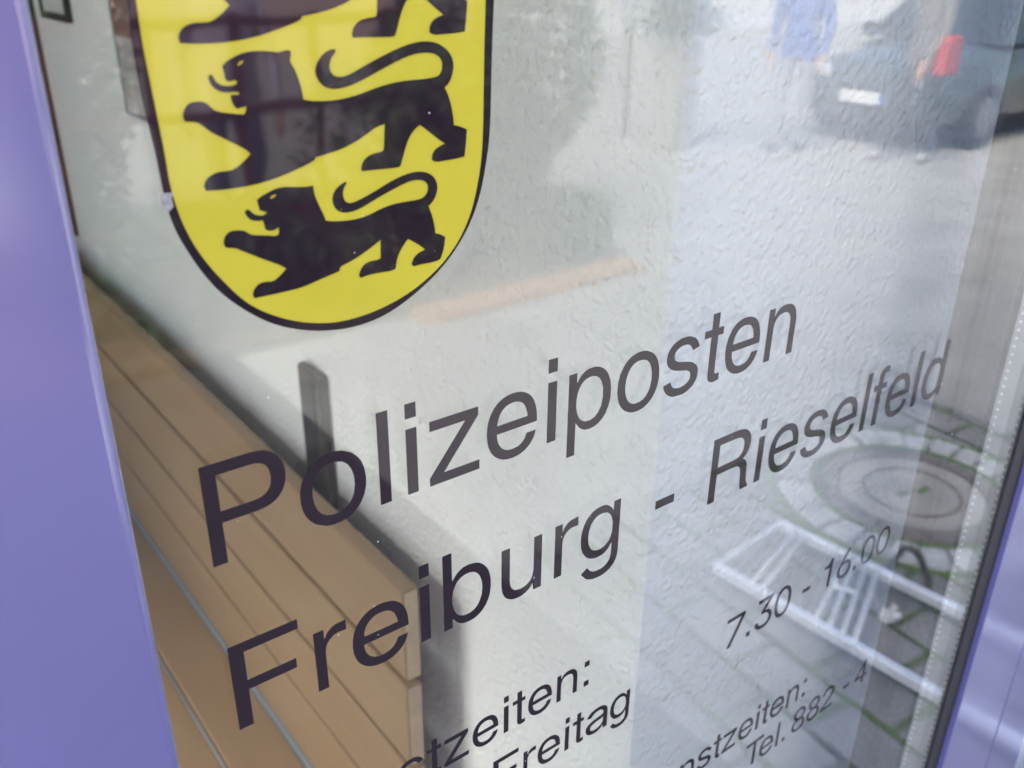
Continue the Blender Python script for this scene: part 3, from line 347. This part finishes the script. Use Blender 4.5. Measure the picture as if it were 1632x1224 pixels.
for n0 in (-0.9, -2.0, -3.1):
    lg = MB(); lg.prism([(0.08, 0.01), (0.36, 0.01), (0.36, 0.33), (0.08, 0.33), (0.08, 0.29), (0.32, 0.29), (0.32, 0.05), (0.08, 0.05)], n0, n0+0.04, 'n'); lg.build('leg', M_DARKMETAL, be)
for n0 in (-0.72, -1.7, -2.8):
    lg = MB(); lg.box(UB+0.0305, 0.446, n0, n0+0.04, 0.86, 0.90); lg.build('wall_support', M_WOOD, be)
br = thing('wall_bracket', 'slim dark metal upright fixed to the white wall above the bench back', 'bracket')
k = MB(); k.box(0.430, 0.4465, -0.888, -0.816, 0.905, 1.14); k.build('housing', M_DARKMETAL, br, bevel=0.006, seg=3)
k = MB(); k.box(0.4288, 0.4299, -0.876, -0.832, 0.93, 1.115); k.build('cover_plate', M_GASKET, br)
M_PAPER = mat('paper', (0.6, 0.6, 0.58), 0.8, var=0.05); M_PBROWN = mat('print_brown', (0.2, 0.12, 0.1), 0.7, var=0.4, vscale=20); M_PBLUE = mat('print_blue', (0.12, 0.14, 0.3), 0.7, var=0.3, vscale=20)
def notice(name, label, cat, n0, n1, z0, z1, fw_, mf, panels, dep=0.012, paper=None):
    t = thing(name, label, cat); a = MB(); a.box(0.446-dep*0.6, 0.446, n0+fw_, n1-fw_, z0+fw_, z1-fw_); a.build('sheet', paper or M_PAPER, t)
    a = MB()
    for q in ((n0, n0+fw_, z0, z1), (n1-fw_, n1, z0, z1), (n0+fw_, n1-fw_, z0, z0+fw_), (n0+fw_, n1-fw_, z1-fw_, z1)): a.box(0.446-dep, 0.446, *q)
    a.build('frame', mf, t)
    for i, (a0, a1, b0, b1, mm) in enumerate(panels):
        q = MB(); q.box(0.446-dep*0.6-0.001, 0.446-dep*0.6-0.0002, n0+(n1-n0)*a0, n0+(n1-n0)*a1, z0+(z1-z0)*b0, z0+(z1-z0)*b1); q.build('print', mm, t)
notice('notice_board', 'tall notice board with a thin dark frame beside the door stile', 'notice board', -3.1, -2.24, 1.015, 2.0, 0.02, M_DARKMETAL, [(0.7, 0.9, 0.45, 0.7, M_PBROWN), (0.2, 0.6, 0.3, 0.8, M_PBLUE)], 0.02)
notice('notice', 'small dark framed notice high on the white wall', 'notice', -2.13, -1.90, 1.555, 1.85, 0.014, M_DARKMETAL, [(0.3, 0.75, 0.2, 0.6, M_STEEL)])
M_PAPER2 = mat('grey_print', (0.33, 0.31, 0.30), 0.8, var=0.3, vscale=14)
notice('poster', 'brown and blue printed poster half hidden by the yellow shield', 'poster', -1.60, -1.2, 1.41, 1.98, 0.004, M_STEEL, [(0.0, 0.3, 0.25, 0.55, M_PBROWN), (0.1, 0.9, 0.55, 0.95, M_PBROWN), (0.3, 0.9, 0.1, 0.4, M_PBLUE)], 0.006, M_PAPER2)

# ---------------------------------------------------------------- outside, seen mirrored in the pane
# manhole in its ring of setts
CM = (2.70, 1.0)
mh = thing('manhole_cover', 'round iron and concrete manhole cover ringed with mossy granite setts', 'manhole')
a = MB(); a.lathe([(0.0, 0.012), (0.235, 0.012), (0.24, 0.008), (0.24, 0.0)], CM, 48); a.build('cover', M_CONC, mh)
a = MB(); a.lathe([(0.245, 0.004), (0.247, 0.016), (0.305, 0.016), (0.312, 0.004)], CM, 48); a.lathe([(0.15, 0.012), (0.152, 0.0145), (0.165, 0.0145), (0.167, 0.012)], CM, 48); a.build('frame_ring', M_IRON, mh)
a = MB(); a.lathe([(0.312, 0.005), (0.33, 0.013), (0.345, 0.006)], CM, 48); a.lathe([(0.455, 0.005), (0.47, 0.014), (0.485, 0.005)], CM, 48); a.build('moss_seam', M_MOSS, mh)
a = MB(); rs = random.Random(5)
for i in range(26):
    t0 = 2*math.pi*i/26+rs.uniform(-.02, .02); dw = 2*math.pi/26*0.42; r0, r1 = 0.335+rs.uniform(0, .01), 0.458-rs.uniform(0, .012); h = 0.013+rs.uniform(0, .006)
    a.prism([(CM[0]+r*math.cos(t), CM[1]+r*math.sin(t)) for r, t in ((r0, t0-dw), (r1, t0-dw), (r1, t0+dw), (r0, t0+dw))], 0.001, h)
a.build('sett_ring', M_SETT, mh, bevel=0.008)
a = MB()
for q in ((2.66, 1.01), (2.74, 0.98)): a.box(q[0]-.03, q[0]+.03, q[1]-.012, q[1]+.012, 0.011, 0.0135)
a.build('lifting_slot', M_MOSS, mh)

# floor-standing bicycle rack
rk = thing('bicycle_rack', 'low white tubular bicycle rack lying beside the doorway', 'bicycle rack')
ZR = 0.075
A0, A1 = (1.743, 1.07), (1.800, 0.10); B0, B1 = (2.075, 1.10), (2.165, 0.10)
for p0, p1 in ((A0, A1), (B0, B1)):
    a = MB(); a.bar((*p0, ZR), (*p1, ZR), 0.026, 0.034); a.build('rail', M_RACK, rk, bevel=0.006)
a = MB(); a.bar((1.757, 1.062, ZR), (2.063, 1.09, ZR-0.005), 0.022, 0.028); a.build('end_bar', M_RACK, rk, bevel=0.005)
def onA(n): t = (1.20-n)/1.10; return (1.735+t*0.065, n)
def onB(n): t = (1.10-n)/1.0; return (2.075+t*0.09, n)
for na, nb in ((0.735, 0.86), (0.695, 0.835), (0.655, 0.80), (0.62, 0.765), (0.94, 1.03), (0.905, 1.0), (0.33, 0.45), (0.29, 0.41)):
    a = MB(); pa, pb = onA(na), onB(nb); a.tube([(*pa, ZR+.012), (*pb, ZR+.012)], 0.0075, 8); a.build('wheel_rod', M_RACK, rk, smooth=True)
a = MB(); a.tube([(1.93, 0.80, ZR+.012), (1.955, 0.735, ZR+.012)], 0.008, 8); a.build('cross_rod', M_RACK, rk)
a = MB(); a.tube([(2.18, 0.775, 0.02), (2.17, 0.755, 0.10), (2.145, 0.725, 0.165), (2.14, 0.70, 0.18), (2.145, 0.675, 0.165), (2.16, 0.645, 0.10), (2.165, 0.63, 0.02)], 0.011, 10); a.build('wheel_hoop', M_DARKMETAL, rk, smooth=True)
a = MB()
for i in range(40):
    th = rs.random()*6.28; ph = rs.uniform(-1, 1); r = 0.018*rs.uniform(.7, 1.1); c = (2.02+r*math.cos(th)*1.4, 0.66+r*math.sin(th), 0.03+0.012*ph)
    a.add([(c[0]+rs.uniform(-.015, .015), c[1]+rs.uniform(-.015, .015), max(.006, c[2]+rs.uniform(-.01, .012))) for _ in range(4)], [(0, 1, 2, 3)])
tag(a.build('paper_scrap', mat('white_paper', (0.85, 0.85, 0.88), 0.8)), 'crumpled white paper lying between the rack rails', 'litter')

# hedge in the bed
def leaves(mb, n, fn, size, rng, mi=0):
    for _ in range(n):
        c = fn(); s_ = size*rng.uniform(.6, 1.3); d = Vector((rng.gauss(0, 1), rng.gauss(0, 1), rng.gauss(0, 1))).normalized(); e = d.cross(Vector((rng.gauss(0, 1), rng.gauss(0, 1), rng.gauss(0, 1)))).normalized()
        c = Vector(c); mb.add([c-d*s_, c+e*s_*.45, c+d*s_, c-e*s_*.45], [(0, 1, 2, 3)], mi)
rg = random.Random(11)
def bush(label, cu, cn, ru, rn, h, nl, mleaf, name='shrub', z0=0.05, size=.04):
    t = thing(name, label, 'shrub', 'shrubs in the planting bed' if name == 'shrub' else None)
    lobes = [(cu+rg.uniform(-.6, .6)*ru, cn+rg.uniform(-.6, .6)*rn, z0+h*rg.uniform(.25, .8), rg.uniform(.3, .5)) for _ in range(12)]
    def pt():
        l = rg.choice(lobes); v = Vector((rg.gauss(0, 1), rg.gauss(0, 1), rg.gauss(0, 1))).normalized()*rg.uniform(.55, 1.0)**.5
        return (l[0]+v.x*ru*l[3]*1.3, l[1]+v.y*rn*l[3]*1.3, max(z0, l[2]+v.z*h*l[3]))
    a = MB(); leaves(a, nl, pt, size, rg); a.build('foliage', mleaf, t)
    a = MB()
    for l in lobes[:7]: a.tube([(cu+(l[0]-cu)*.2, cn+(l[1]-cn)*.2, z0-.02), (cu+(l[0]-cu)*.6, cn+(l[1]-cn)*.6, z0+(l[2]-z0)*.6), l[:3]], [.018, .012, .006], 6)
    a.build('stem', M_STEM, t)
bush('dense green shrub behind the right end of the brick kerb', 3.30, 4.2, .85, .62, 1.5, 9000, M_LEAF)
bush('low green shrub behind the middle of the brick kerb', 2.60, 3.95, .65, .40, 1.0, 5000, M_LEAF)
bush('low leafy shrub spilling toward the brick kerb end', 3.35, 3.72, .42, .2, .42, 2600, M_LEAF, size=.03)
bush('tall dark evergreen shrub rising behind the red railing', 1.12, 5.5, .52, .45, 2.4, 12000, M_LEAFD)
bush('dark green shrub growing below the red railing', 1.4, 3.95, .75, .35, .55, 2200, M_LEAFD)

# red-brown railing
M_RED = mat('red_brown_paint', (0.13, 0.035, 0.03), 0.45, var=0.15)
rl = thing('railing', 'dark red metal railing with square posts behind the shrubs', 'railing')
for i in range(9):
    u = -0.9+i*0.46; a = MB(); a.box(u-.02, u+.02, 4.58, 4.62, 0.03, 1.40); a.build('post', M_RED, rl)
for z in (1.36, 0.92, 0.35):
    a = MB(); a.box(-1.1, 2.9, 4.555, 4.58, z-.025, z+.025); a.build('rail', M_RED, rl)

# tall planter with a dark shrub
pl = thing('planter', 'tall grey planter with dark greenery beside the street', 'planter')
a = MB(); a.prism([(6.50, 5.75), (6.82, 5.75), (6.82, 6.07), (6.50, 6.07)], 0, 0.98); a.build('pedestal', M_CONC, pl, bevel=.015)
a = MB(); leaves(a, 1500, lambda: (6.66+rg.gauss(0, .16), 5.9+rg.gauss(0, .16), 1.02+abs(rg.gauss(0, .28))), .04, rg); a.build('foliage', M_LEAFD, pl)

# cars
M_TYRE = mat('tyre', (0.02, 0.02, 0.022), 0.8); M_RIM = mat('rim', (0.2, 0.2, 0.21), 0.45, 0.5); M_CGLASS = mat('car_glass', (0.03, 0.04, 0.045), 0.05)
M_LAMP = mat('lamp_glass', (0.8, 0.82, 0.85), 0.1); M_PLATE = mat('plate_white', (0.8, 0.8, 0.78), 0.4, var=0.02); M_EUBLUE = mat('plate_blue', (0.03, 0.1, 0.5), 0.4, var=0.02); M_TRIM = mat('black_trim', (0.03, 0.03, 0.032), 0.6)
def smoothstep(a): return a*a*(3-2*a)
def car(label, at, ang, paint):
    t = thing('parked_car', label, 'car')
    # x along the car (0 front), y across, z up; lofted body of rounded cross-sections
    prof = [(0.0, .30, .52, .62), (0.06, .24, .66, .76), (0.25, .2, .74, .84), (0.7, .19, .84, .87), (1.15, .19, .93, .88), (1.3, .19, .95, .88), (2.2, .19, .96, .89), (3.0, .19, .97, .88), (3.6, .2, .96, .86), (3.85, .24, .88, .80), (3.92, .32, .66, .72)]
    b = MB(); K = 14; rings = []
    for x, zb, zt, hw in prof:
        ring = []
        for j in range(K):
            th = 2*math.pi*j/K; c, s_ = math.cos(th), math.sin(th)
            y = hw*(abs(c)**.45)*(1 if c > 0 else -1); z = (zb+zt)/2+(zt-zb)/2*(abs(s_)**.45)*(1 if s_ > 0 else -1); ring.append((x, y, z))
        rings.append(ring)
    pts = [q for r in rings for q in r]; n = len(rings)
    b.add(pts, [(i*K+j, i*K+(j+1) % K, (i+1)*K+(j+1) % K, (i+1)*K+j) for i in range(n-1) for j in range(K)]+[tuple(range(K)), tuple(range((n-1)*K, n*K))])
    body = b.build('body', paint, t, smooth=True)
    cab = MB(); q = lambda x, y, z: (x, y, z)
    low = [(1.12, .74, .94), (3.55, .74, .95)]; top = [(1.85, .58, 1.42), (3.05, .58, 1.42)]
    P = [(1.12, .76, .93), (1.12, -.76, .93), (3.6, -.76, .95), (3.6, .76, .95), (1.85, .58, 1.40), (1.85, -.58, 1.40), (3.05, -.58, 1.40), (3.05, .58, 1.40)]
    cab.add(P, [(0, 1, 5, 4), (1, 2, 6, 5), (2, 3, 7, 6), (3, 0, 4, 7)]); cab.build('window_glass', M_CGLASS, t)
    rf = MB(); rf.prism([(1.80, 1.395), (3.10, 1.395), (3.0, 1.44), (2.0, 1.45)], -.60, .60, 'n')
    rf.build('roof', paint, t, bevel=.02)
    for s_ in (-1, 1):
        for a_, b_ in (((1.12, .765, .93), (1.85, .585, 1.41)), ((2.35, .765, .94), (2.35, .585, 1.41)), ((3.6, .765, .95), (3.05, .585, 1.41))):
            pi = MB(); pi.bar((a_[0], s_*a_[1], a_[2]), (b_[0], s_*b_[1], b_[2]), .06, .04); pi.build('pillar', paint, t)
    for x in (0.75, 3.2):
        for s_ in (-1, 1):
            w_ = MB(); w_.tube([(x, s_*.70, .31), (x, s_*.885, .31)], .31, 24); wo = w_.build('wheel', M_TYRE, t, bevel=.03)
            w_ = MB(); w_.tube([(x, s_*.86, .31), (x, s_*.893, .31)], .19, 20); w_.build('rim', M_RIM, wo)
    for s_ in (-1, 1):
        h_ = MB(); h_.prism([(s_*.42+.0, .60), (s_*.66, .60), (s_*.68, .71), (s_*.44, .72)], -0.005, 0.10, 'u'); h_.build('headlight', M_LAMP, t, bevel=.02)
        h_ = MB(); h_.box(1.35, 1.5, s_*.88, s_*1.0, .93, 1.05); h_.build('mirror', paint, t, bevel=.03)
    h_ = MB(); h_.box(-0.035, -0.012, -.26, .22, .40, .51); npl = h_.build('number_plate', M_PLATE, t)
    h_ = MB(); h_.box(-0.038, -0.0352, -.26, -.215, .40, .51); h_.build('country_band', M_EUBLUE, npl)
    h_ = MB(); h_.box(-0.015, 0.02, -.5, .5, .24, .385); h_.build('grille', M_TRIM, t, bevel=.01)
    h_ = MB(); h_.tube([(-0.02, 0.0, .63), (0.03, 0.0, .63)], .05, 16); h_.build('badge', M_RIM, t)
    t.location = (at[0], -at[1], 0); t.rotation_euler = (0, 0, ang)
    return t
M_GREEN = mat('dark_green_paint', (0.055, 0.075, 0.07), 0.18, var=0.05, coat=0.6); M_WHITE = mat('white_paint', (0.75, 0.75, 0.76), 0.25, var=0.03, coat=0.5)
car('dark green hatchback parked with its plate facing the door', (8.3, 4.98), 0.0, M_GREEN)

# people
M_SKIN = mat('skin', (0.48, 0.28, 0.2), 0.55, var=0.05)
def person(label, at, heading, jacket, trousers, shoe, hair, stride=0.16):
    root = thing('person', label, 'person', 'people on the street')
    J = {'pel': (0, 0, .95), 'waist': (0, 0, 1.08), 'chest': (.01, 0, 1.32), 'neck': (.02, 0, 1.47), 'head0': (.04, 0, 1.56), 'head': (.05, 0, 1.68), 'top': (.04, 0, 1.75)}
    for s_, nm in ((1, 'l'), (-1, 'r')):
        k_ = s_*stride
        J.update({nm+'hip': (0, s_*.10, .90), nm+'knee': (k_*.55+.03, s_*.105, .50), nm+'ank': (k_, s_*.11, .09), nm+'toe': (k_+.17, s_*.125, .035),
                  nm+'sh': (0, s_*.19, 1.41), nm+'elb': (-k_*.5-.02, s_*.25, 1.13), nm+'wri': (-k_*.9+.06, s_*.25, .90), nm+'hand': (-k_*1.0+.08, s_*.245, .80)})
    R = {'pel': .135, 'waist': .13, 'chest': .155, 'neck': .058, 'head0': .075, 'head': .092, 'top': .07, 'hip': .095, 'knee': .06, 'ank': .042, 'toe': .038, 'sh': .075, 'elb': .05, 'wri': .032, 'hand': .036}
    E = [('pel', 'waist'), ('waist', 'chest'), ('chest', 'neck'), ('neck', 'head0'), ('head0', 'head'), ('head', 'top')]
    for nm in 'lr': E += [('pel', nm+'hip'), (nm+'hip', nm+'knee'), (nm+'knee', nm+'ank'), (nm+'ank', nm+'toe'), ('chest', nm+'sh'), (nm+'sh', nm+'elb'), (nm+'elb', nm+'wri'), (nm+'wri', nm+'hand')]
    for nm, s_ in (('l', 1), ('r', -1)):       # fingers and thumb
        h0 = Vector(J[nm+'hand'])
        for fi in range(5):
            key = '%sf%d' % (nm, fi)
            if fi == 0: J[key] = tuple(h0+Vector((.045, 0, -.02)))
            else: J[key] = tuple(h0+Vector((.03-.02*fi+.01, -s_*.012, -.085+.008*abs(fi-2))))
            E.append((nm+'hand', key)); R[key] = .010
    names = list(J); ix = {k: i for i, k in enumerate(names)}
    me = bpy.data.meshes.new('skeleton'); me.from_pydata([J[k] for k in names], [(ix[a_], ix[b_]) for a_, b_ in E], [])
    ob = bpy.data.objects.new('skeleton', me); COL.objects.link(ob)
    md = ob.modifiers.new('skin', 'SKIN'); md.use_smooth_shade = True
    sv = me.skin_vertices[0].data
    for k in names:
        r = R.get(k) or R.get(k[1:]); sv[ix[k]].radius = (r, r)
    sv[ix['pel']].use_root = True
    ss = ob.modifiers.new('sub', 'SUBSURF'); ss.levels = 2; ss.render_levels = 2
    dg = bpy.context.evaluated_depsgraph_get(); dg.update()
    m2 = bpy.data.meshes.new_from_object(ob.evaluated_get(dg)); bpy.data.objects.remove(ob)
    m2.name = 'body'; m2.materials.clear()
    for m in (M_SKIN, jacket, trousers, shoe): m2.materials.append(m)
    for p_ in m2.polygons:
        c = p_.center; p_.use_smooth = True
        arm = abs(c.y) > .2
        p_.material_index = 0 if (c.z > 1.47 or (arm and c.z < .9)) else (1 if (c.z > .84 or (arm and c.z > .9)) else (2 if c.z > .09 else 3))
    bo = bpy.data.objects.new('body', m2); COL.objects.link(bo); bo.parent = root
    h = MB(); hs = random.Random(4)
    for i in range(9):
        for j in range(18):
            pass
    NS, NT = 18, 7; pts = []
    for i in range(NT):
        ph = i/(NT-1)*1.75
        for j in range(NS):
            th = 2*math.pi*j/NS; r = .108
            fx = r*math.sin(ph)*math.cos(th); lim = 1.0 if math.cos(th) < .35 else .62
            ph2 = ph*lim; pts.append((.035+.112*math.sin(ph2)*math.cos(th), -.1*math.sin(ph2)*math.sin(th), 1.685+.108*math.cos(ph2)))
    h.add(pts, [(i*NS+j, i*NS+(j+1) % NS, (i+1)*NS+(j+1) % NS, (i+1)*NS+j) for i in range(NT-1) for j in range(NS)]); h.build('hair', hair, root, smooth=True)
    for s_ in (-1, 1):
        fc = MB(); fc.tube([(.128, s_*.034, 1.665), (.142, s_*.034, 1.665)], .010, 8); fc.build('eye', M_TRIM, root)
    fc = MB(); fc.add([(.14, -.014, 1.62), (.14, .014, 1.62), (.165, 0, 1.62), (.142, 0, 1.67)], [(0, 1, 2), (0, 2, 3), (1, 3, 2)]); fc.build('nose', M_SKIN, root)
    fc = MB(); fc.box(.118, .134, -.024, .024, 1.588, 1.597); fc.build('mouth', mat('lips', (.35, .13, .12), .5), root, bevel=.003)
    root.location = (at[0], -at[1], 0); root.rotation_euler = (0, 0, heading)
    return root
M_GREY = mat('grey_brown_cloth', (0.20, 0.19, 0.165), 0.9, var=0.15); M_DKT = mat('dark_trousers', (0.035, 0.045, 0.055), 0.9); M_BLUE = mat('blue_cloth', (0.06, 0.12, 0.38), 0.85); M_HAIR = mat('dark_hair', (0.03, 0.02, 0.015), 0.6)
M_GREYSHOE = mat('grey_shoe', (0.35, 0.34, 0.33), 0.8)
M_REDC = mat('red_cloth', (0.5, 0.05, 0.04), 0.8)
person('person in a grey brown jacket and dark trousers walking past the green car', (7.95, 4.2), math.radians(200), M_GREY, M_DKT, M_GREYSHOE, M_HAIR)
person('person in a blue coat and pale trousers standing beside the green car', (7.45, 5.15), math.radians(160), M_BLUE, mat('pale_trousers', (0.3, 0.3, 0.31), 0.9), M_TRIM, M_HAIR, 0.06)
M_PALE = mat('pale_lilac_cloth', (0.55, 0.48, 0.58), 0.85); M_JEANS = mat('denim', (0.10, 0.13, 0.2), 0.85); M_NAVY = mat('navy_cloth', (0.02, 0.02, 0.028), 0.9)
person('person in a pale lilac jacket standing behind the red railing', (1.95, 5.0), math.radians(100), M_PALE, M_JEANS, M_TRIM, M_HAIR, 0.05)
bgm = MB(); bgm.prism([(7.72, .78), (8.0, .78), (7.97, 1.10), (7.76, 1.10)], 3.9, 4.0, 'n')
tag(bgm.build('shoulder_bag', M_REDC, bevel=.03), 'red bag hanging at the side of the walking person', 'bag')

# round sign on a thin post
sg = thing('round_sign', 'round white sign on a thin reddish post', 'sign')
a = MB(); a.tube([(6.7, 6.6, 0), (6.7, 6.6, 1.45)], .02, 10); a.build('post', M_RED, sg)
a = MB(); a.tube([(6.7, 6.565, 1.28), (6.7, 6.578, 1.28)], .22, 32); a.build('disc', M_WHITE, sg)

# houses across the street
M_PINK = plaster_mat('pink_plaster', (0.72, 0.52, 0.47), .4); M_CREAM = plaster_mat('cream_plaster', (0.75, 0.73, 0.70), .4); M_TILE = mat('roof_tile', (0.25, 0.1, 0.07), .8, var=.3, vscale=10)
def house(label, u0, u1, n0, h, wallm, cols):
    t = thing('house', label, 'house', 'houses across the street')
    a = MB(); a.box(u0, u1, n0, n0+9, 0, h); a.build('wall', wallm, t)
    a = MB(); a.prism([(n0-.5, h+.01), (n0+9.5, h+.01), (n0+4.5, h+3)], u0-.3, u1+.3, 'u'); a.build('roof', M_TILE, t)
    for i in range(cols):
        for z in (1.6, 4.4):
            c = u0+(i+.5)*(u1-u0)/cols; a = MB()
            for q in ((c-.6, c-.52, z, z+1.5), (c+.52, c+.6, z, z+1.5), (c-.52, c+.52, z, z+.08), (c-.52, c+.52, z+1.42, z+1.5), (c-.03, c+.03, z+.08, z+1.42)): a.box(q[0], q[1], n0-.04, n0-.001, q[2], q[3])
            fo = a.build('window', M_WHITE, t); a = MB(); a.box(c-.52, c+.52, n0-.015, n0-.002, z+.08, z+1.42); a.build('pane', M_CGLASS, fo)
house('pink plastered house directly across the street', -14, 9, 15, 6.5, M_PINK, 9)
house('cream plastered house further right across the street', 10.5, 34, 16, 6.8, M_CREAM, 8)
